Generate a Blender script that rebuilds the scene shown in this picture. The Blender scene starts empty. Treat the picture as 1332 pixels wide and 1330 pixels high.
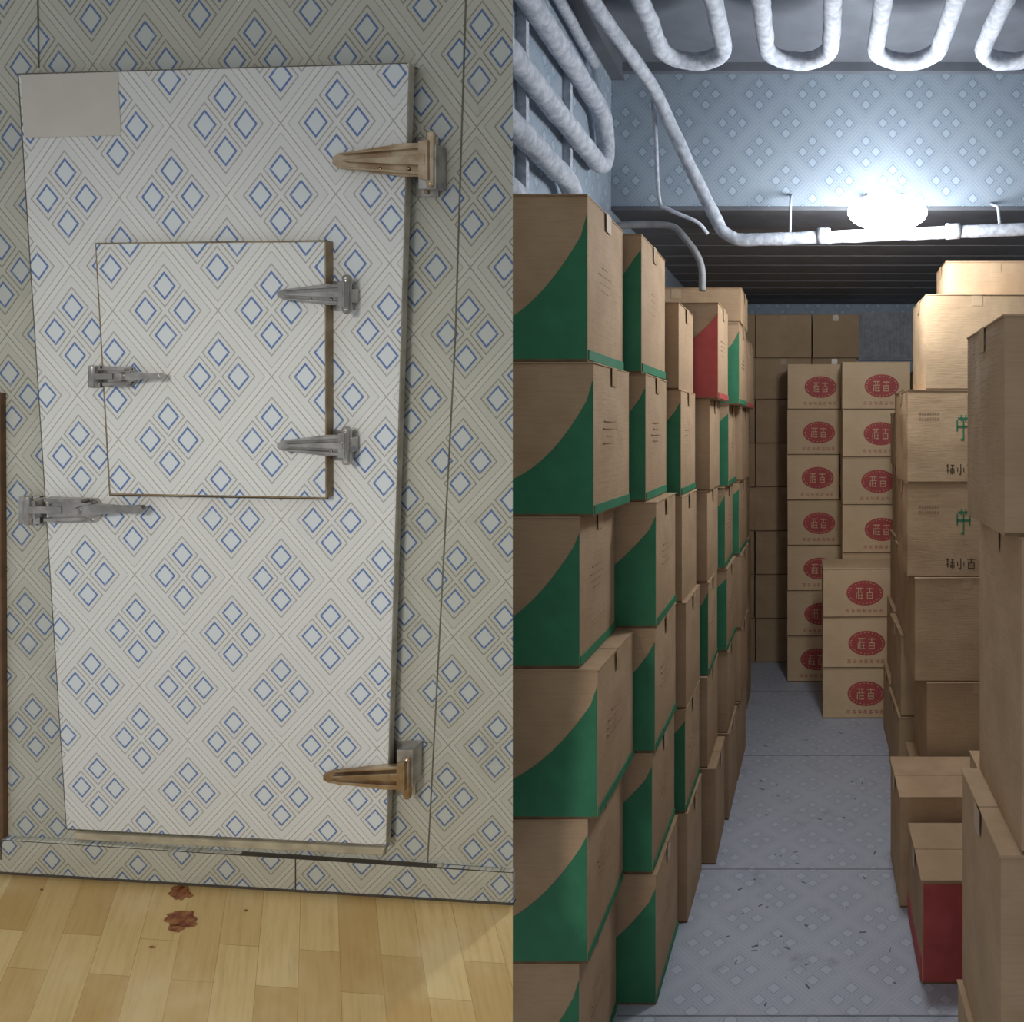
import bpy, bmesh, math, random
from mathutils import Vector, Matrix, noise
random.seed(7)
S=bpy.context.scene
S.view_settings.view_transform='Standard'
H=1.8; F=1000.0; PX,PY=1057.0,560.0
# ---------------------------------------------------------------- camera
cd=bpy.data.cameras.new('camera'); cam=bpy.data.objects.new('camera',cd)
S.collection.objects.link(cam); S.camera=cam
cam.location=(0,0,H); cam.rotation_euler=(math.pi/2,0,0)
cd.sensor_width=36; cd.lens=36*F/1332; cd.shift_x=(666-PX)/1332; cd.shift_y=-(665-PY)/1332
cd.clip_start=.05
# ---------------------------------------------------------------- node helpers
class NT:
    def __init__(s,name,rough=.6,metal=0.,spec=.3):
        s.m=bpy.data.materials.new(name); s.m.use_nodes=True
        s.t=s.m.node_tree; s.b=s.t.nodes['Principled BSDF']
        s.b.inputs['Roughness'].default_value=rough; s.b.inputs['Metallic'].default_value=metal
        s.b.inputs['Specular IOR Level'].default_value=spec
    def n(s,ty): return s.t.nodes.new(ty)
    def set(s,i,v):
        if hasattr(v,'is_output'): s.t.links.new(v,i)
        else: i.default_value=v
    def f(s,op,a,b=None,c=None,clamp=False):
        n=s.n('ShaderNodeMath'); n.operation=op; n.use_clamp=clamp
        for k,v in enumerate((a,b,c)):
            if v is not None: s.set(n.inputs[k],v)
        return n.outputs[0]
    def mix(s,fac,a,b,mode='MIX'):
        n=s.n('ShaderNodeMix'); n.data_type='RGBA'; n.blend_type=mode
        s.set(n.inputs[0],fac)
        for i,v in ((6,a),(7,b)):
            if not hasattr(v,'is_output') and len(v)==3: v=(*v,1)
            s.set(n.inputs[i],v)
        return n.outputs[2]
    def noise(s,vec,scale,detail=3,rough=.55):
        n=s.n('ShaderNodeTexNoise'); n.inputs['Scale'].default_value=scale
        n.inputs['Detail'].default_value=detail; n.inputs['Roughness'].default_value=rough
        if vec is not None: s.set(n.inputs['Vector'],vec)
        return n.outputs['Fac']
    def ss(s,x,lo,hi):
        n=s.n('ShaderNodeMapRange'); n.interpolation_type='SMOOTHSTEP'
        s.set(n.inputs[0],x); n.inputs[1].default_value=lo; n.inputs[2].default_value=hi
        return n.outputs[0]
    def scalevec(s,v,sc):
        n=s.n('ShaderNodeMapping'); s.set(n.inputs[0],v); n.inputs['Scale'].default_value=sc; return n.outputs[0]
    def coord(s,which='Object'):
        return s.n('ShaderNodeTexCoord').outputs[which]
    def col(s,c): s.set(s.b.inputs['Base Color'],c if hasattr(c,'is_output') else (*c[:3],1))
    def bump(s,h,strength=.2,dist=.01):
        n=s.n('ShaderNodeBump'); n.inputs['Strength'].default_value=strength; n.inputs['Distance'].default_value=dist
        s.set(n.inputs['Height'],h); s.t.links.new(n.outputs[0],s.b.inputs['Normal'])
def lin(r,g,b): return tuple(((c/255)/12.92 if c<=10 else ((c/255+.055)/1.055)**2.4) for c in (r,g,b))

def wallpaper(name,P,base,base2,blue,grey,band,fade=0.0,grime=.25,core_c=None):
    """diamond wallpaper: cells with 2x2 clusters of double outlined diamonds"""
    k=NT(name,.45,0,.35); uv=k.coord('UV')
    sp=k.n('ShaderNodeSeparateXYZ'); k.set(sp.inputs[0],uv); u,v=sp.outputs[0],sp.outputs[1]
    uu=k.f('DIVIDE',u,P[0]); vv=k.f('DIVIDE',v,P[1])
    fa=k.f('FRACT',k.f('ADD',k.f('ADD',uu,vv),100.)); fb=k.f('FRACT',k.f('ADD',k.f('SUBTRACT',uu,vv),100.))
    m=.13
    def sub(x): return k.f('MULTIPLY',k.f('SUBTRACT',x,m),2/(1-2*m))
    sa,sb=sub(fa),sub(fb)
    ca=k.f('ABSOLUTE',k.f('SUBTRACT',fa,.5)); cb=k.f('ABSOLUTE',k.f('SUBTRACT',fb,.5))
    cm=k.f('MAXIMUM',ca,cb)
    inside=k.f('LESS_THAN',cm,.5-m)
    qa=k.f('ABSOLUTE',k.f('SUBTRACT',k.f('FRACT',k.f('ADD',sa,10.)),.5)); qb=k.f('ABSOLUTE',k.f('SUBTRACT',k.f('FRACT',k.f('ADD',sb,10.)),.5))
    d=k.f('MAXIMUM',qa,qb)
    def ring(x,c,w): 
        return k.f('SUBTRACT',1.,k.ss(k.f('ABSOLUTE',k.f('SUBTRACT',x,c)),w*.6,w*1.3))
    blu=k.f('MULTIPLY',ring(d,.262,.034),inside); thin=k.f('MULTIPLY',ring(d,.42,.022),inside)
    core=k.f('MULTIPLY',k.f('LESS_THAN',d,.24),inside)
    b1=ring(cm,.5,.007); b2=ring(cm,.5-m*.5,.006)
    bandm=k.f('GREATER_THAN',cm,.5-m*.5)
    obj=k.coord('Object')
    n1=k.noise(obj,2.2,4); n2=k.noise(obj,55,3)
    c=k.mix(n1,base,base2)
    c=k.mix(k.f('MULTIPLY',bandm,.5),c,band)
    c=k.mix(k.f('MULTIPLY',core,.55),c,core_c or lin(212,222,226))
    wear=k.f('ADD',k.f('MULTIPLY',k.ss(n2,.25,.5),.45),.55)
    f1=1-fade
    c=k.mix(k.f('MULTIPLY',k.f('MULTIPLY',thin,.75*f1),wear),c,grey)
    c=k.mix(k.f('MULTIPLY',b1,.75*f1),c,grey)
    c=k.mix(k.f('MULTIPLY',b2,.5*f1),c,grey)
    c=k.mix(k.f('MULTIPLY',k.f('MULTIPLY',blu,.95*f1),wear),c,blue)
    g=k.ss(k.noise(obj,6,5,.7),.55,.8)
    c=k.mix(k.f('MULTIPLY',g,grime),c,tuple(x*.62 for x in base2))
    k.col(c); k.bump(n2,.05,.002); return k.m
PW=(.222,.262)
M_door=wallpaper('wallpaper_door',PW,lin(222,223,220),lin(214,213,206),lin(86,116,168),lin(148,144,136),lin(228,227,220),0,.2)
M_wall=wallpaper('wallpaper_wall',PW,lin(192,191,178),lin(178,175,158),lin(78,104,148),lin(112,110,100),lin(198,196,182),0,.45,lin(192,199,196))
M_cold=wallpaper('wallpaper_coldroom',(.25,.27),lin(158,170,182),lin(148,160,174),lin(96,118,142),lin(118,132,146),lin(162,174,186),.25,.3,lin(178,192,202))
M_cfloor=wallpaper('wallpaper_floor',(.25,.27),lin(186,192,204),lin(168,174,188),lin(126,136,158),lin(142,150,164),lin(186,192,204),.45,.85,lin(192,200,210))

def plain(name,c,rough=.6,metal=0,var=.15,scale=20,bump=.0,spec=.3,c2=None):
    k=NT(name,rough,metal,spec); n=k.noise(k.coord('Object'),scale,4)
    c2=c2 or tuple(x*(1-var*2) for x in c)
    k.col(k.mix(k.ss(n,.3,.7),c,c2))
    if bump: k.bump(n,bump,.01)
    return k.m
M_steel=plain('brushed_steel',lin(196,192,186),.3,.8,.22,24,.04)
M_brass=plain('worn_brass_chrome',lin(204,186,158),.28,.82,.3,16,.05,c2=lin(156,128,96))
M_dark=plain('dark_gap',lin(84,78,68),.8)
M_edge=plain('door_edge_trim',lin(182,177,162),.6,c2=lin(152,144,126))
M_paper=plain('cream_paper',lin(208,202,190),.8,0,.04,9)
M_frost=plain('frosted_pipe',lin(196,200,208),.85,0,.1,35,.4,c2=lin(160,166,178))
M_ceil=plain('cold_ceiling_metal',lin(112,116,124),.6,0,.1,6)
M_soff=plain('soffit_panel',lin(124,122,124),.5,0,.08,6)
M_beam=plain('dark_beam',lin(104,106,112),.6,0,.1,6)
M_greenink=plain('green_ink',lin(58,126,92),.65,0,.1,12)
M_redink=plain('red_ink',lin(182,84,82),.65,0,.1,12)
M_blackink=plain('black_ink',lin(76,64,56),.8)
M_faint=plain('faint_ink',lin(158,132,106),.8)
M_tape=plain('packing_tape',lin(186,160,128),.3,0,.06,20,0,.5)
M_wood=plain('dark_wood',lin(110,84,60),.6)
M_stain=plain('stain',lin(118,58,44),.35,0,.2,60,c2=lin(164,116,72))
M_grout=plain('seam_line',lin(116,112,98),.9)
M_seamc=plain('floor_seam',lin(130,134,142),.9)
def cardboard(name,c1,c2):
    k=NT(name,.8,0,.2); ob=k.coord('Object')
    oi=k.n('ShaderNodeObjectInfo').outputs['Random']
    n=k.noise(ob,5,4); fib=k.noise(k.scalevec(ob,(14,14,220)),1,2)
    c=k.mix(k.ss(n,.3,.7),c1,c2)
    c=k.mix(k.f('MULTIPLY',oi,.4),c,tuple(x*.68 for x in c1))
    c=k.mix(k.f('MULTIPLY',k.ss(fib,.45,.7),.15),c,tuple(x*.6 for x in c2))
    big=k.noise(ob,2.2,2)
    k.col(c); k.bump(k.f('ADD',k.f('ADD',k.f('MULTIPLY',n,1.),k.f('MULTIPLY',fib,.12)),k.f('MULTIPLY',big,3.)),.35,.02); return k.m
M_card=cardboard('cardboard_brown',lin(184,156,126),lin(168,140,110))
M_cardR=cardboard('cardboard_tan',lin(190,162,130),lin(178,150,118))
M_cardL=cardboard('cardboard_light',lin(222,194,158),lin(212,182,146))
M_inner=plain('flap_edge',lin(120,96,72),.9)

# ---------------------------------------------------------------- mesh helpers
def mkobj(name,bm,mats,M=None,smooth=False,bevel=0,parent=None):
    me=bpy.data.meshes.new(name); bm.normal_update(); bm.to_mesh(me); bm.free()
    for m in mats: me.materials.append(m)
    o=bpy.data.objects.new(name,me); S.collection.objects.link(o)
    if M is not None: o.matrix_world=M
    if parent: o.parent=parent
    if smooth:
        for p in me.polygons: p.use_smooth=True
    if bevel:
        b=o.modifiers.new('bevel','BEVEL'); b.width=bevel; b.segments=2; b.limit_method='ANGLE'
    return o
def addbox(bm,a,b,mi=0,rot=None,ctr=None):
    vs=[bm.verts.new((x,y,z)) for x in (a[0],b[0]) for y in (a[1],b[1]) for z in (a[2],b[2])]
    if rot is not None:
        for v in vs: v.co=rot@(v.co-Vector(ctr))+Vector(ctr)
    for f in ((0,1,3,2),(4,6,7,5),(0,4,5,1),(2,3,7,6),(0,2,6,4),(1,5,7,3)):
        fc=bm.faces.new([vs[i] for i in f]); fc.material_index=mi
    return vs
def tube_into(bm,pts,r,seg=12,jit=0.,mi=0,sub=.03):
    P=[Vector(p) for p in pts]; Q=[P[0]]
    for a,b in zip(P,P[1:]):
        n=max(1,int((b-a).length/sub))
        for i in range(1,n+1): Q.append(a.lerp(b,i/n))
    t=(Q[1]-Q[0]).normalized(); up=Vector((0,0,1)) if abs(t.z)<.9 else Vector((1,0,0))
    nx=t.cross(up).normalized(); rings=[]
    for i,q in enumerate(Q):
        t=(Q[min(i+1,len(Q)-1)]-Q[max(i-1,0)]).normalized()
        nx=(nx-t*nx.dot(t)).normalized(); ny=t.cross(nx)
        ring=[]
        for k in range(seg):
            a=2*math.pi*k/seg; d=nx*math.cos(a)+ny*math.sin(a)
            rr=r*(1+jit*(noise.noise((q+d*r)*14)+.6*noise.noise((q+d*r)*40))) if jit else r
            ring.append(bm.verts.new(q+d*rr))
        rings.append(ring)
    for A,B in zip(rings,rings[1:]):
        for k in range(seg):
            f=bm.faces.new((A[k],A[(k+1)%seg],B[(k+1)%seg],B[k])); f.material_index=mi; f.smooth=True
    for R in (rings[0][::-1],rings[-1]):
        f=bm.faces.new(R); f.material_index=mi
def arc(c,a0,a1,r,ax,ay,n=12):
    c=Vector(c);ax=Vector(ax);ay=Vector(ay)
    return [c+ax*r*math.cos(a0+(a1-a0)*i/n)+ay*r*math.sin(a0+(a1-a0)*i/n) for i in range(n+1)]
def smooth_path(pts,n=8):
    P=[Vector(p) for p in pts]; out=[]
    for i in range(len(P)-1):
        p0=P[max(i-1,0)];p1=P[i];p2=P[i+1];p3=P[min(i+2,len(P)-1)]
        for j in range(n):
            t=j/n; out.append(.5*((2*p1)+(p2-p0)*t+(2*p0-5*p1+4*p2-p3)*t*t+(3*p1-p0-3*p2+p3)*t**3))
    out.append(P[-1]); return out

# ================================================================ LEFT: cold-room front wall with door
def c2w(x,y,z): return Vector((x,z,-y))
Uh=c2w(12982,114,-1000).normalized(); Vu=-c2w(-686,4996,1000).normalized()
N=Uh.cross(Vu).normalized(); Us=Vu.cross(N).normalized()   # orthonormal frame Us,Vu,N
ray0=c2w(275-PX,590-PY,F)/F
O=Vector((0,0,H))+ray0*1.62
MW=Matrix(((Us.x,Vu.x,N.x,O.x),(Us.y,Vu.y,N.y,O.y),(Us.z,Vu.z,N.z,O.z),(0,0,0,1)))
C0=Vector((0,0,H))
def loc(px,py,n=0.):
    """image pixel projected onto the wall plane (offset n from it), in wall-local coordinates"""
    r=c2w(px-PX,py-PY,F); t=((O+N*n)-C0).dot(N)/r.dot(N); p=C0+r*t-O
    return Vector((p.dot(Us),p.dot(Vu),n))
uh=Vector((Uh.dot(Us),Uh.dot(Vu)))
def skew(p):
    a=p.x/uh.x; return a,p.y-a*uh.y
def prism(bm,poly,n0,n1,mi=0,side=None,ref=None):
    top=[loc(x,y,n1) for x,y in poly]
    T=[bm.verts.new(p) for p in top]; B=[bm.verts.new((p.x,p.y,n0)) for p in top]
    f=bm.faces.new(T[::-1]); f.material_index=mi; fs=[f]
    for i in range(len(T)):
        j=(i+1)%len(T); q=bm.faces.new((T[i],T[j],B[j],B[i])); q.material_index=mi if side is None else side
        fs.append(q)
    bm.faces.new(B).material_index=mi if side is None else side
    return fs
def uvproj(o,refpx,n,P):
    me=o.data; uvl=me.uv_layers.new(name='UVMap'); r=skew(loc(*refpx,n))
    for l in me.loops:
        a,b=skew(me.vertices[l.vertex_index].co); uvl.data[l.index].uv=(a-r[0]+P[0]*.5,b-r[1])
bm=bmesh.new()
prism_pts=[(-160,-200),(667,-200),(667,1178),(-160,1126)]
T=[bm.verts.new(loc(x,y,0)) for x,y in prism_pts]
B=[]
for i,(x,y) in enumerate(prism_pts):
    p=loc(x,y,-.06) if i in (1,2) else loc(x,y,0)+Vector((0,0,-.06))
    if i in (1,2): p.x-=.004
    B.append(bm.verts.new(p))
bm.faces.new(T[::-1])
for i in range(4): bm.faces.new((T[i],T[(i+1)%4],B[(i+1)%4],B[i]))
bm.faces.new(B)
bmesh.ops.recalc_face_normals(bm,faces=bm.faces)
wl=mkobj('wall_front',bm,[M_wall],MW); uvproj(wl,(600,600),0,PW)
bm=bmesh.new()
def line(bm,a,b,w,n,mi=0):
    a=loc(*a,n);b=loc(*b,n);d=(b-a).normalized();s=Vector((-d.y,d.x,0))*w/2
    q=[bm.verts.new(p) for p in (a-s,a+s,b+s,b-s)]
    q2=[bm.verts.new(v.co-Vector((0,0,n+.001))) for v in q]
    f=bm.faces.new(q);f.material_index=mi
    for i in range(4): bm.faces.new((q[i],q2[i],q2[(i+1)%4],q[(i+1)%4])).material_index=mi
line(bm,(612,-200),(592,440),.0028,.001); line(bm,(592,440),(556,1122),.0028,.001)
line(bm,(46,-200),(50,88),.0025,.001)
line(bm,(530,966),(562,966),.002,.001)
mkobj('trim_1',bm,[M_grout],MW)
bm=bmesh.new(); prism(bm,[(-160,1082),(0,1092),(85,1096),(385,1118),(667,1135),(667,1178),(-160,1126)],0,.012)
pl=mkobj('baseboard_front',bm,[M_wall],MW,bevel=.002); uvproj(pl,(300,1150),0,PW)
bm=bmesh.new()
line(bm,(-160,1126.5),(667,1177),.006,.0135); line(bm,(384,1118),(384,1158),.002,.0135); line(bm,(-160,1083),(667,1136),.0016,.0125)
mkobj('trim_2',bm,[M_dark],MW)
bm=bmesh.new(); prism(bm,[(96,1084),(500,1104),(498,1114),(98,1093)],.0,.010); mkobj('trim_3',bm,[plain('sill_paint',lin(196,186,160),.7)],MW,bevel=.003)
DN=.034
bm=bmesh.new(); prism(bm,[(22,95),(532,80),(502,1102),(85,1080)],.0125,DN,0,1)
bmesh.ops.recalc_face_normals(bm,faces=bm.faces)
door=mkobj('door_1',bm,[M_door,M_edge],MW,bevel=.004); uvproj(door,(293,162),DN,PW)
def child(o,par):
    o.parent=par; o.matrix_parent_inverse=par.matrix_world.inverted()
bm=bmesh.new(); prism(bm,[(26,99),(529,84),(499,1100),(88,1080)],.0005,.0125)
o=mkobj('gasket',bm,[M_dark],MW); child(o,door)
bm=bmesh.new(); line(bm,(24,96),(530,82),.0015,DN+.0006); line(bm,(86,1079),(501,1100),.0015,DN+.0006); line(bm,(23,96),(86,1079),.001,DN+.0006)
o=mkobj('edge_bead',bm,[M_grout],MW); child(o,door)
bm=bmesh.new(); prism(bm,[(27,97),(153,94),(157,176),(31,179)],DN,DN+.0012)
o=mkobj('paper_label',bm,[M_paper],MW); child(o,door)
HN=DN+.02
bm=bmesh.new(); prism(bm,[(123.5,316),(425,312.5),(425.5,650),(142,645)],DN+.0005,DN+.004)
o=mkobj('hatch_gasket',bm,[M_dark],MW); child(o,door)
bm=bmesh.new(); prism(bm,[(124,317),(423,314),(424,648),(143,643)],DN+.004,HN,0,1)
bmesh.ops.recalc_face_normals(bm,faces=bm.faces)
M_brown=plain('brown_edge',lin(162,146,118),.5,c2=lin(122,102,76),scale=12)
hatch=mkobj('hatch_door',bm,[M_door,M_brown],MW,bevel=.002); uvproj(hatch,(285,490),HN,PW)
bm=bmesh.new()
for a,b,w in (((124,317),(423,314),.002),((423,314),(424,648),.0025),((124,317),(143,643),.0014),((143,643),(424,648),.003)): line(bm,a,b,w,HN+.0006)
o=mkobj('hatch_bead',bm,[M_brown],MW); child(o,hatch)

def hinge(x0,x1,yc,h,nb,mat,tilt=0.,plate=(0,0,0,0),nplate=0.):
    bm=bmesh.new(); L=x1-x0
    def Y(x,off): return yc+tilt*(x-x0)+off
    def P(fr,off): x=x0+L*fr; return (x,Y(x,off))
    prism(bm,[P(0,-h*.10),P(.06,-h*.22),P(.75,-h*.5),P(1,-h*.5),P(1,h*.5),P(.75,h*.5),P(.06,h*.22),P(0,h*.10)],nb,nb+.007)
    for s in (-1,1):
        prism(bm,[P(.08,s*h*.2-1),P(.95,s*h*.40-2.0),P(.95,s*h*.40+2.0),P(.08,s*h*.2+1)],nb+.006,nb+.016)
    prism(bm,[P(.1,-1.2),P(.97,-h*.17),P(.97,h*.17),P(.1,1.2)],nb+.006,nb+.021)
    for fr in (.2,.5,.8):
        c=loc(*P(fr,h*.26),nb+.008)
        bmesh.ops.create_cone(bm,cap_ends=True,segments=12,radius1=.0045,radius2=.003,depth=.004,matrix=Matrix.Translation(c))
    prism(bm,[P(.9,-h*.56),P(1.0,-h*.6),P(1.0,h*.6),P(.9,h*.56)],nb+.004,nb+.02)
    a=loc(*P(1.04,-h*.72),nb+.004); b=loc(*P(1.04,h*.72),nb+.004)
    tube_into(bm,[a,a.lerp(b,.5),b],.0085,14)
    bmesh.ops.create_uvsphere(bm,u_segments=10,v_segments=6,radius=.0088,matrix=Matrix.Translation(a))
    bmesh.ops.create_uvsphere(bm,u_segments=10,v_segments=6,radius=.0088,matrix=Matrix.Translation(b))
    px0,px1,py0,py1=plate
    prism(bm,[(px0,py0),(px1,py0),(px1,py1),(px0,py1)],nplate,nplate+.006,1)
    prism(bm,[(px0+4,py0+10),(px1-3,py0+10),(px1-3,py1-10),(px0+4,py1-10)],nplate+.004,max(nb,nplate)+.006,1)
    for yy in (py0+6,py1-6):
        c=loc((px0+px1)/2,yy,nplate+.008); bmesh.ops.create_cone(bm,cap_ends=True,segments=12,radius1=.005,radius2=.0035,depth=.005,matrix=Matrix.Translation(c))
    bmesh.ops.recalc_face_normals(bm,faces=bm.faces)
    return mkobj('strap_hinge',bm,[mat,M_steel],MW,bevel=.0012)
hinge(432,556,209,44,DN,M_brass,-.01,(540,570,178,256),.0)
hinge(420,526,1012,32,DN,M_brass,.0,(512,540,966,1034),.0)
hinge(360,448,383,28,HN,M_steel,.0,(432,460,366,404),DN)
hinge(360,448,580,28,HN,M_steel,-.0,(432,460,560,599),DN)

def latch(x0,x1,yc,h,n0,n1,name='door_latch'):
    bm=bmesh.new(); L=x1-x0
    P=lambda fr,off:(x0+L*fr,yc+off)
    prism(bm,[P(0,-h*.5),P(.17,-h*.5),P(.17,h*.5),P(0,h*.5)],n0,n0+.008)
    prism(bm,[P(.03,-h*.32),P(.13,-h*.32),P(.13,h*.32),P(.03,h*.32)],n0+.006,n1+.018)
    a=loc(*P(.08,-h*.5),n1+.018);b=loc(*P(.08,h*.5),n1+.018)
    tube_into(bm,[a,b],.007,12)
    prism(bm,[P(.24,-h*.48),P(.62,-h*.42),P(.66,-h*.2),P(.66,h*.2),P(.62,h*.42),P(.24,h*.48)],n1,n1+.006)
    prism(bm,[P(.27,-h*.34),P(.58,-h*.26),P(.58,h*.26),P(.27,h*.34)],n1+.005,n1+.02)
    prism(bm,[P(.06,-h*.13),P(.34,-h*.13),P(.34,h*.13),P(.06,h*.13)],n1+.012,n1+.022)
    for s in (-1,1): prism(bm,[P(.2,s*h*.36-2),P(.5,s*h*.32-2),P(.5,s*h*.32+2),P(.2,s*h*.36+2)],n1+.008,n1+.026)
    prism(bm,[P(.48,-h*.1),P(.6,-h*.2),P(.8,-h*.13),P(.97,-h*.15),P(1,0),P(.97,h*.13),P(.8,h*.08),P(.6,h*.2),P(.48,h*.14)],n1+.016,n1+.028)
    c=loc(*P(.5,0),n1+.02); bmesh.ops.create_cone(bm,cap_ends=True,segments=16,radius1=.01,radius2=.008,depth=.024,matrix=Matrix.Translation(c))
    for fr,s in ((.3,-1),(.3,1),(.58,-1),(.58,1),(.04,-1),(.04,1)):
        c=loc(*P(fr,s*h*.4),(n0 if fr<.1 else n1)+.008); bmesh.ops.create_cone(bm,cap_ends=True,segments=10,radius1=.004,radius2=.003,depth=.004,matrix=Matrix.Translation(c))
    bmesh.ops.recalc_face_normals(bm,faces=bm.faces)
    return mkobj(name,bm,[M_steel],MW,bevel=.001)
latch(24,186,664,36,.0125,DN)
latch(114,208,490,28,DN,HN)
bm=bmesh.new(); prism(bm,[(-20,512),(0,512),(4,1120),(-14,1120)],.0,.012); mkobj('wooden_post',bm,[M_wood],MW,bevel=.002)

# wooden floor (perpendicular to that wall)
fl_a=loc(-160,1126,0); fl_b=loc(667,1178,0)
def W(p): return MW@p
A=W(fl_a); Bp=W(fl_b)
nf=(Bp-A).normalized().cross(N).normalized()
if nf.dot(Vu)<0: nf=-nf
def fpt(px,py):
    r=c2w(px-PX,py-PY,F); t=(A-C0).dot(nf)/r.dot(nf); return C0+r*t
eu=(Bp-A).normalized()
pd=(fpt(215,1330)-fpt(248,1170)).normalized()
k=NT('plank_floor',.3,0,.45); uv=k.coord('UV')
sp=k.n('ShaderNodeSeparateXYZ'); k.set(sp.inputs[0],uv)
br=k.n('ShaderNodeTexBrick'); cb=k.n('ShaderNodeCombineXYZ')
k.set(cb.inputs[0],sp.outputs[1]); k.set(cb.inputs[1],sp.outputs[0]); k.set(br.inputs['Vector'],cb.outputs[0])
br.inputs['Scale'].default_value=1; br.inputs['Brick Width'].default_value=.30; br.inputs['Row Height'].default_value=.092
br.inputs['Mortar Size'].default_value=.0008; br.inputs['Mortar Smooth'].default_value=.3
br.inputs['Color1'].default_value=(*lin(222,194,136),1); br.inputs['Color2'].default_value=(*lin(194,158,98),1); br.inputs['Mortar'].default_value=(*lin(170,134,82),1)
br.offset=.37; br.squash=1
g=k.noise(k.scalevec(cb.outputs[0],(6,70,1)),1,5,.65)
c=k.mix(k.f('MULTIPLY',k.ss(g,.4,.75),.4),br.outputs['Color'],lin(170,134,80))
c=k.mix(k.f('MULTIPLY',k.ss(k.noise(cb.outputs[0],4,4),.45,.75),.5),c,lin(228,210,164))
k.col(c); k.bump(g,.08,.003); M_planks=k.m
bm=bmesh.new()
near=[fpt(667,1700),fpt(-160,1700)]
top=[A,Bp,near[0],near[1]]
T=[bm.verts.new(p) for p in top]; Bv=[bm.verts.new(p-nf*.03-eu*(.012 if i in (1,2) else 0)) for i,p in enumerate(top)]
bm.faces.new(T); bm.faces.new(Bv[::-1])
for i in range(4): bm.faces.new((T[i],T[(i+1)%4],Bv[(i+1)%4],Bv[i]))
bmesh.ops.recalc_face_normals(bm,faces=bm.faces)
fo=mkobj('floor_wood',bm,[M_planks]); uvl=fo.data.uv_layers.new(name='UVMap')
cc=eu.dot(pd)
for l in fo.data.loops:
    d=fo.data.vertices[l.vertex_index].co-A
    a=d.dot(eu);b=d.dot(pd); den=1-cc*cc
    uvl.data[l.index].uv=((a-b*cc)/den,(b-a*cc)/den)
def blob(bm,px,py,rx,ry,seed):
    vs=[]
    for i in range(40):
        a=2*math.pi*i/40; r=1+.45*noise.noise(Vector((math.cos(a)*1.7,math.sin(a)*1.7,seed)))+.2*noise.noise(Vector((math.cos(a)*6,math.sin(a)*6,seed)))
        vs.append(bm.verts.new(fpt(px+rx*r*math.cos(a),py+ry*r*math.sin(a))+nf*.0012))
    f=bm.faces.new(vs); bm.normal_update()
    if f.normal.dot(nf)<0: f.normal_flip()
bm=bmesh.new()
for a in ((237,1196,21,11,1.),(235,1163,13,8,2.3),(228,1208,10,6,4.),(54,1158,2,1.5,5.),(198,1233,4,1.5,7.),(320,1185,2,1.5,9.),(238,1153,8,4,8.)): blob(bm,*a)
mkobj('floor_stain',bm,[M_stain])

# ================================================================ RIGHT: inside of the cold room
XL,XR=-.943,1.35; YB=6.4; ZC=H+1.71; ZS=H+1.05; YH=3.6
def quadbox(name,a,b,mat,uvax,uvscale=1):
    bm=bmesh.new(); addbox(bm,a,b); bmesh.ops.recalc_face_normals(bm,faces=bm.faces)
    o=mkobj(name,bm,[mat]); uvl=o.data.uv_layers.new(name='UVMap')
    for l in o.data.loops:
        c=o.data.vertices[l.vertex_index].co; uvl.data[l.index].uv=(c[uvax[0]],c[uvax[1]])
    return o
quadbox('floor',(XL-.1,1.9,-.06),(XR+.1,YB+.1,0),M_cfloor,(0,1))
quadbox('floor_slab',(-.44,.2,-.06),(XR+.1,1.9,0),M_cfloor,(0,1))
quadbox('wall_left',(XL-.08,1.92,0),(XL,YB,ZC),M_cold,(1,2))
quadbox('wall_right',(XR,.8,0),(XR+.08,YB,ZC),M_cold,(1,2))
quadbox('wall_back',(XL-.08,YB,0),(XR+.08,YB+.08,ZC),M_cold,(0,2))
quadbox('wall_bulkhead',(XL,YH,ZS),(XR,YH+.1,ZC),M_cold,(0,2))
quadbox('ceiling',(XL-.08,1.5,ZC),(XR+.08,YB+.08,ZC+.08),M_ceil,(0,1))
bm=bmesh.new(); addbox(bm,(XL,YH+.1,ZS),(XR,YB,ZS+.05))
for i in range(9):
    y=YH+.5+i*.26; addbox(bm,(XL,y,ZS-.0025),(XR,y+.2,ZS))
mkobj('ceiling_soffit',bm,[M_soff])
bm=bmesh.new(); addbox(bm,(XL,YH-.004,ZS-.02),(XR,YH+.32,ZS-.001)); mkobj('trim_4',bm,[M_beam],bevel=.004)
bm=bmesh.new(); addbox(bm,(XL,1.5,ZC-.07),(XL+.06,YH,ZC)); mkobj('trim_5',bm,[M_beam])
bm=bmesh.new(); addbox(bm,(XL+.06,YH-.03,ZC-.04),(XR,YH,ZC)); mkobj('trim_6',bm,[M_ceil])
bm=bmesh.new()
for y in (2.36,3.15,4.25,5.3): addbox(bm,(-.6,y,0),(.7,y+.004,.0012))
mkobj('floor_seams',bm,[M_seamc])
bm=bmesh.new()
for i in range(44):
    x=random.uniform(-.3,.28); y=random.uniform(2.4,4.6); a=random.uniform(0,3.14); l=random.uniform(.003,.013); w=random.uniform(.001,.004)
    addbox(bm,(x-l,y-w,.0),(x+l,y+w,.002),0,Matrix.Rotation(a,3,'Z'),(x,y,0))
mkobj('cardboard_scraps',bm,[M_seamc])

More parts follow.
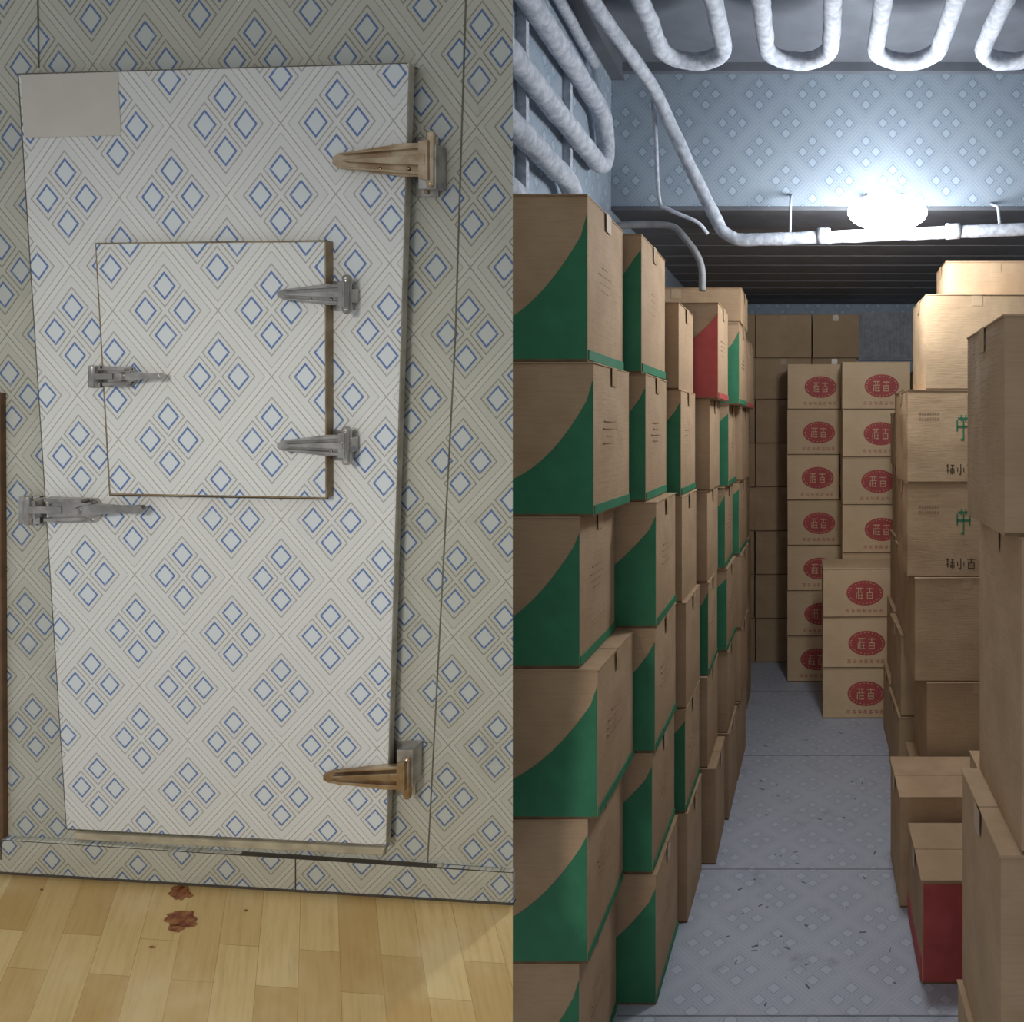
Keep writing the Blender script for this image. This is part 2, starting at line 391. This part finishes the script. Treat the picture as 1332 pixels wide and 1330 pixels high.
bm=bmesh.new(); zc=H+1.49; cs=[-.47,-.055,.37,.79]; pts=[]; hw=.125
for i,cx in enumerate(cs):
    pts+= [Vector((cx-hw,2.05,zc)),Vector((cx-hw,2.98,zc))]
    pts+= arc((cx,2.98,zc),math.pi,0,hw,(1,0,0),(0,1,0),16)[1:]
    pts+= [Vector((cx+hw,2.05,zc))]
    if i<3:
        nx=cs[i+1]-hw; r=(nx-cx-hw)/2
        pts+= arc((cx+hw+r,2.05,zc),math.pi,2*math.pi,r,(1,0,0),(0,1,0),8)[1:-1]
tube_into(bm,pts,.034,16,.12,0,.025)
for cx in cs:
    for sx in (-hw,hw):
        addbox(bm,(cx+sx-.012,2.62,zc),(cx+sx+.012,2.64,ZC),0)
mkobj('ceiling_evaporator_coil',bm,[M_frost])
bm=bmesh.new(); xw=XL+.06; zz=[H+1.34,H+1.10,H+.90,H+.70]
pts=[Vector((xw,2.0,zz[0])),Vector((xw,3.16,zz[0]))]
pts+=arc((xw,3.16,(zz[0]+zz[1])/2),math.pi/2,-math.pi/2,(zz[0]-zz[1])/2,(0,1,0),(0,0,1),14)[1:]
pts+=[Vector((xw,2.1,zz[1]))]
pts+=arc((xw,2.1,(zz[1]+zz[2])/2),math.pi/2,math.pi*1.5,(zz[1]-zz[2])/2,(0,1,0),(0,0,1),8)[1:]
pts+=[Vector((xw,2.75,zz[2]))]
pts+=arc((xw,2.75,(zz[2]+zz[3])/2),math.pi/2,-math.pi/2,(zz[2]-zz[3])/2,(0,1,0),(0,0,1),8)[1:]
pts+=[Vector((xw,2.0,zz[3]))]
tube_into(bm,pts,.038,16,.12,0,.025)
for y in (2.45,2.9): addbox(bm,(XL,y,H+.66),(XL+.03,y+.025,H+1.45))
mkobj('wall_evaporator_coil',bm,[M_frost])
bm=bmesh.new(); pts=[Vector((xw-.02,2.0,H+1.56)),Vector((xw-.02,3.2,H+1.52))]; tube_into(bm,pts,.022,10,.12); mkobj('refrigerant_pipe',bm,[M_frost])
bm=bmesh.new()
pts=smooth_path([(-.80,2.2,H+1.53),(-.77,2.68,H+1.50),(-.70,3.05,H+1.46),(-.655,3.2,H+1.41),(-.60,3.3,H+1.29),(-.50,3.38,H+1.08),(-.43,3.4,H+.94),(-.40,3.4,H+.885),(-.355,3.4,H+.855),(-.29,3.4,H+.843),(0,3.4,H+.852),(.5,3.4,H+.872),(1.0,3.4,H+.892),(XR-.002,3.4,H+.9)],5)
tube_into(bm,pts,.028,14,.1,0,.025)
for x in (.05,.62): 
    tube_into(bm,[(x-.03,3.4,H+.855+x*.04),(x+.03,3.4,H+.857+x*.04)],.035,14,.1,0,.02)
tube_into(bm,[(.83,3.4,H+.89),(.83,3.44,H+1.0),(.83,3.595,H+1.06)],.007,8)
tube_into(bm,[(-.1,3.4,H+.86),(-.1,3.5,H+1.05),(-.1,3.595,H+1.1)],.006,8)
mkobj('suction_pipe',bm,[M_frost])
bm=bmesh.new(); tube_into(bm,smooth_path([(-.69,3.3,H+1.45),(-.675,3.3,H+1.3),(-.66,3.3,H+1.0),(-.62,3.3,H+.95),(-.5,3.32,H+.9),(-.46,3.36,H+.86)],5),.009,8,.1); mkobj('liquid_pipe',bm,[M_frost])
bm=bmesh.new(); tube_into(bm,smooth_path([(XL+.002,3.42,H+.90),(-.80,3.42,H+.915),(-.64,3.42,H+.91),(-.58,3.42,H+.87),(-.5,3.42,H+.75),(-.49,3.42,H+.62)],5),.016,10,.1); mkobj('drain_pipe',bm,[plain('grey_pipe',lin(150,150,152),.6)])
# lamp
k=NT('lamp_glass'); k.b.inputs['Emission Color'].default_value=(.93,.97,1,1); k.b.inputs['Emission Strength'].default_value=62; M_lamp=k.m
lp=bpy.data.objects.new('ceiling_lamp',None); S.collection.objects.link(lp); lp.location=(.32,3.28,H+.93)
bm=bmesh.new(); bmesh.ops.create_uvsphere(bm,u_segments=28,v_segments=16,radius=1); 
for v in bm.verts: v.co=Vector((v.co.x*.17,v.co.y*.06,v.co.z*.08))
o=mkobj('globe',bm,[M_lamp],smooth=True); o.parent=lp
bm=bmesh.new(); tube_into(bm,[(-.08,.05,.03),(-.08,.15,.12),(-.08,.315,.16)],.01,10); tube_into(bm,[(.08,.05,.03),(.08,.15,.12),(.08,.315,.16)],.01,10)
o=mkobj('bracket',bm,[M_steel]); o.parent=lp

# ---------------------------------------------------------------- cartons
def glyph(kind):
    if kind=='a': return [(0,.9,1,.98),(0,.55,1,.62),(.28,.0,.38,.95),(.62,.55,.7,.95),(.0,.0,.12,.5),(.75,.05,.83,.5),(.45,.0,1,.08),(.45,.28,.95,.35)]
    if kind=='b': return [(.45,0,.56,1),(.3,0,.5,.08),(.08,.25,.18,.65),(.82,.25,.92,.65)]
    if kind=='c': return [(.0,.85,1,.93),(.45,.5,.55,1),(.1,.5,.9,.58),(.1,.0,.2,.5),(.8,0,.9,.5),(.1,.0,.9,.08),(.1,.25,.9,.32)]
    return [(0,.8,.4,.88),(.15,.1,.25,1),(0,.4,.42,.48),(.55,.85,1,.93),(.5,.5,1,.58),(.7,0,.8,.9),(.5,.1,.65,.4),(.88,.1,1,.4)]
def carton(x0,x1,y0,y1,z0,z1,style='plain',light=0,yaw=None,name='cardboard_box'):
    w=(x1-x0);d=(y1-y0);h=z1-z0-.001
    bm=bmesh.new(); t=.004; hb=h-t
    addbox(bm,(-w/2,-d/2,0),(w/2,d/2,hb),0)
    bmesh.ops.subdivide_edges(bm,edges=bm.edges,cuts=3,use_grid_fill=True)
    sd=random.uniform(0,50)
    for v in bm.verts:
        c=v.co; kx=1-(2*c.x/w)**2; ky=1-(2*c.y/d)**2; kz=1-(2*c.z/hb-1)**2
        bul=.005+.006*noise.noise(Vector((c.y*5,c.z*5,sd)))
        if abs(abs(c.x)-w/2)<1e-4: c.x+=math.copysign(bul*ky*kz,c.x)
    g=.0015
    def flap(ya,yb):
        vs=addbox(bm,(-w/2-.002,ya,hb),(w/2+.002,yb,h),0)
        for v in vs:
            if abs(v.co.y)>d*.3: v.co.y+=random.uniform(-.004,.002); v.co.x+=random.uniform(-.002,.003)*(1 if v.co.x>0 else -1)
    flap(-d/2-.003,-g); flap(g,d/2+.002)
    addbox(bm,(-w/2,-d/2-.0015,0),(w/2,-d/2,.006),1)
    addbox(bm,(-w/2-.0062,-.025,hb-.05),(-w/2-.0052,.025,h-.001),2); addbox(bm,(w/2+.0052,-.025,hb-.05),(w/2+.0062,.025,h-.001),2)
    e=.0012; yf=-d/2-e
    def fq(px0,pz0,px1,pz1,mi,lay=0):
        addbox(bm,(px0,yf-lay*.0006,pz0),(px1,yf+e*.5,pz1),mi)
    def fpoly(pts,mi,lay=0):
        A=[bm.verts.new((x,yf-lay*.0006,z)) for x,z in pts]; B=[bm.verts.new((x,yf+e*.8,z)) for x,z in pts]
        f=bm.faces.new(A); f.material_index=mi
        for i in range(len(A)):
            q=bm.faces.new((A[i],B[i],B[(i+1)%len(A)],A[(i+1)%len(A)])); q.material_index=mi
    if style in('green','red'):
        mi=3 if style!='red' else 4
        j0=random.uniform(.17,.27); j1=random.uniform(2.1,2.7)
        pts=[(-w/2+w*.02,.004)]
        n=14
        for i in range(n+1):
            s=.02+.93*i/n; pts.append((-w/2+w*s,hb*(j0+.66*s**j1)))
        pts+= [(w/2*.995,hb*.9),(w/2*.995,.004)]
        fpoly(pts[::-1],mi)
        zs=hb*.07
        q=addbox(bm,(w/2-.001,-d/2+.004,.004),(w/2+.0036,d/2-.004,zs),mi)
        for i in range(4):
            z=hb*(.62-.05*i); L=d*random.uniform(.15,.4)
            addbox(bm,(w/2,-.1*d-L/2,z),(w/2+.0052,-.1*d+L/2,z+.003),6)
    if style=='redfull':
        fpoly([(-w/2+.004,.004),(w/2-.004,.004),(w/2-.004,hb*.97),(-w/2+.004,hb*.97)],4)
        addbox(bm,(-w/2-.005,-d/2+.004,.004),(-w/2+.001,d/2-.004,hb*.25),4)
    if style=='logo':
        cx=random.uniform(-.01,.01)+w*.10; cz=hb*.50; rx=.115;rz=.078
        pts=[(cx+rx*math.cos(-2*math.pi*i/32),cz+rz*math.sin(-2*math.pi*i/32)) for i in range(32)]
        fpoly(pts,4)
        for i in range(26):
            a=2*math.pi*i/26; x=cx+rx*.87*math.cos(a); z=cz+rz*.84*math.sin(a); fq(x-.004,z-.002,x+.004,z+.002,0,1)
        for j,(gx,kd) in enumerate(((-.056,'a'),(.008,'c'))):
            for (a0,b0,a1,b1) in glyph(kd):
                fq(cx+gx+a0*.046,cz-.036+b0*.07,cx+gx+a1*.046,cz-.036+b1*.07,0,2)
        for j in range(7):
            x=cx-.12+j*.035
            for (a0,b0,a1,b1) in glyph('acd'[j%3]):
                fq(x+a0*.022,hb*.1+b0*.022,x+a1*.022,hb*.1+b1*.022,4)
    if style=='print':
        x=-w/2+.05
        for r in range(2):
            for j in range(8):
                fq(x+j*.011,hb*.74-r*.022,x+j*.011+.007,hb*.74-r*.022+.01,6)
        gx=-w/2+.21
        for (a0,b0,a1,b1) in ((0,.35,.1,.8),(.9,.35,1,.8),(0,.5,1,.58),(.1,.82,.9,.9),(.3,.75,.38,1),(.62,.75,.7,1),(.45,.0,.55,.8),(.3,0,.5,.07)):
            fq(gx+a0*.06,hb*.46+b0*.11,gx+a1*.06,hb*.46+b1*.11,3)
        for j,kd in enumerate('dbc'):
            for (a0,b0,a1,b1) in glyph(kd):
                X=-w/2+.165+j*.045
                fq(X+a0*.036,hb*.09+b0*.045,X+a1*.036,hb*.09+b1*.045,5)
    if style=='plain':
        addbox(bm,(-.022,yf,hb-.045),(.022,yf+.001,h-.001),2)
    yaw=random.uniform(-.014,.014) if yaw is None else yaw
    M=Matrix.Translation(((x0+x1)/2,(y0+y1)/2,z0))@Matrix.Rotation(yaw,4,'Z')
    return mkobj(name,bm,[(M_card,M_cardR,M_cardL)[int(light)],M_inner,M_tape,M_greenink,M_redink,M_blackink,M_faint],M,bevel=.0015 if y0<3.4 else 0)

RZ=[.0,.41,.788,1.18,1.576,1.98,2.416]
def stack(xl,xr,y0,y1,zs,styles,xo=None,light=0):
    for i in range(len(zs)-1):
        st=styles[i%len(styles)] if isinstance(styles,(list,tuple)) else styles
        o=(xo[i] if xo else 0)+random.uniform(-.008,.008)
        carton(xl,xr+o,y0+random.uniform(0,.008),y1+random.uniform(-.01,0),zs[i],zs[i+1],st,light)
LW=XL+.012
stack(LW,-.584,2.0,2.385,RZ,'green',[-.02,-.01,.02,-.03,.01,-.008])
stack(LW,-.497,2.41,2.785,RZ,'green',[0,.0,.0,.0,-.03,-.045])
stack(LW,-.47,2.81,3.15,[0,.40,.78,1.17,1.56,1.95,2.27],['plain','green','plain','plain','green','plain'],[.02,0,.01,0,-.01,-.02])
stack(LW,-.43,3.18,3.52,[0,.40,.78,1.17,1.55,1.93,2.33],['plain','plain','green','plain','plain','red'],[.02,0,.0,0,.0,.045])
stack(LW,-.40,3.55,3.92,[0,.40,.78,1.16,1.54,1.92,2.30,2.46],['plain','plain','green','green','green','green','plain'],[.02,0,.0,0,.01,.06,.07])
stack(LW,-.375,3.95,4.38,[0,.40,.78,1.16,1.54,1.92,2.27],['plain','plain','plain','green','plain','red'],[.0,0,.0,0,.01,.03])
stack(LW,-.43,4.95,5.3,[0,.36,.72,1.08,1.44,1.8,2.16],'plain')
stack(LW,-.50,5.4,5.8,[0,.36,.72,1.08,1.44,1.8,2.16],'plain')
for x0,x1 in ((-.93,-.45),(-.44,-.01),(.0,.35),(.36,.85)):
    zt=[0,.34,.68,1.02,1.36,1.70,2.04,2.36,2.70] if x0<.3 else [0,.34,.68,1.02,1.36,1.70,2.04]
    stack(x0,x1,5.96,6.35,zt,'plain',None,1)
stack(-.18,.195,5.5,5.9,[0,.325,.65,.975,1.3,1.625,1.95,2.275],'logo',[-.03,0,0,0,.0,.0,.0],2)
stack(.20,.66,5.15,5.48,[0,.325,.65,.975,1.30,1.62,1.94,2.26],'logo',[0,0,0,-.02,-.04,-.03,0],2)
stack(.065,.52,4.80,5.13,[0,.315,.63,.94],'logo',None,2)
stack(.68,1.2,5.15,5.5,[0,.36,.72,1.08,1.44,1.8,2.2],'plain',None,1)
def rstack(xl,xr,y0,y1,zs,sty,xo,light=1):
    for i in range(len(zs)-1):
        carton(xl+xo[i],xr+xo[i],y0,y1,zs[i],zs[i+1],sty[i],light)
rstack(.42,.86,3.3,3.7,[0,.30,.72,1.17,1.575,1.975,2.385],['plain','plain','plain','print','print','plain'],[.03,.07,.02,-.01,-.015,.065])
rstack(.96,1.3,3.3,3.7,[0,.4,.8,1.2,1.6,2.0,2.4],['plain']*6,[0]*6)
carton(.60,1.05,3.45,3.72,2.386,2.56,'plain',0)
rstack(.45,.9,3.76,4.2,[0,.4,.8,1.2,1.6,2.0],['plain']*5,[-.03,-.02,0,.01,0])
rstack(.47,.95,4.25,4.65,[0,.4,.8,1.2,1.6,1.9],['plain']*5,[-.04,-.02,0,.01,0])
rstack(.33,.80,2.9,3.25,[0,.42],['plain'],[0],0)
rstack(.357,.80,2.5,2.86,[0,.34],['redfull'],[0],0)
rstack(.82,1.28,2.5,2.9,[0,.4,.8],['plain']*2,[0,0],0)
rstack(.53,1.0,1.9,2.4,[0,.4,.8,1.2,1.6,2.0],['plain']*5,[-.05,-.04,0,0,0],0)
rstack(.365,.85,1.45,1.82,[0,.5,1.0,1.6,2.02],['plain','plain','plain','plain'],[-.02,-.01,.03,0],0)
bm=bmesh.new()
addbox(bm,(.37,YB-.02,H+.58),(.90,YB-.001,H+.98))
for i in range(18):
    x=.38+i*.029; addbox(bm,(x,YB-.035,H+.6),(x+.014,YB-.02,H+.96))
mkobj('ventilation_grille',bm,[plain('grille_grey',lin(176,178,184),.6)])

# ================================================================ lights
w=bpy.data.worlds.new('world'); S.world=w; w.use_nodes=True
w.node_tree.nodes['Background'].inputs[0].default_value=(.93,.96,1,1); w.node_tree.nodes['Background'].inputs[1].default_value=.42
def light(ty,name,loc_,e,col,**kw):
    l=bpy.data.lights.new(name,ty); l.energy=e; l.color=col
    for a,b in kw.items(): setattr(l,a,b)
    o=bpy.data.objects.new(name,l); S.collection.objects.link(o); o.location=loc_; return o
def aim(o,t): o.rotation_euler=(Vector(t)-o.location).to_track_quat('-Z','Y').to_euler()
s=light('SPOT','added_wall_spot',(-1.05,-.75,2.2),86,(1,.96,.89),spot_size=math.radians(64),spot_blend=.9,shadow_soft_size=.25)  # added spot to brighten the door wall, confined by its cone; no fixture modelled
aim(s,(-1.3,1.7,1.1))
light('POINT','bulb_light',(.33,3.1,H+.74),30,(.93,.97,1),shadow_soft_size=.1)
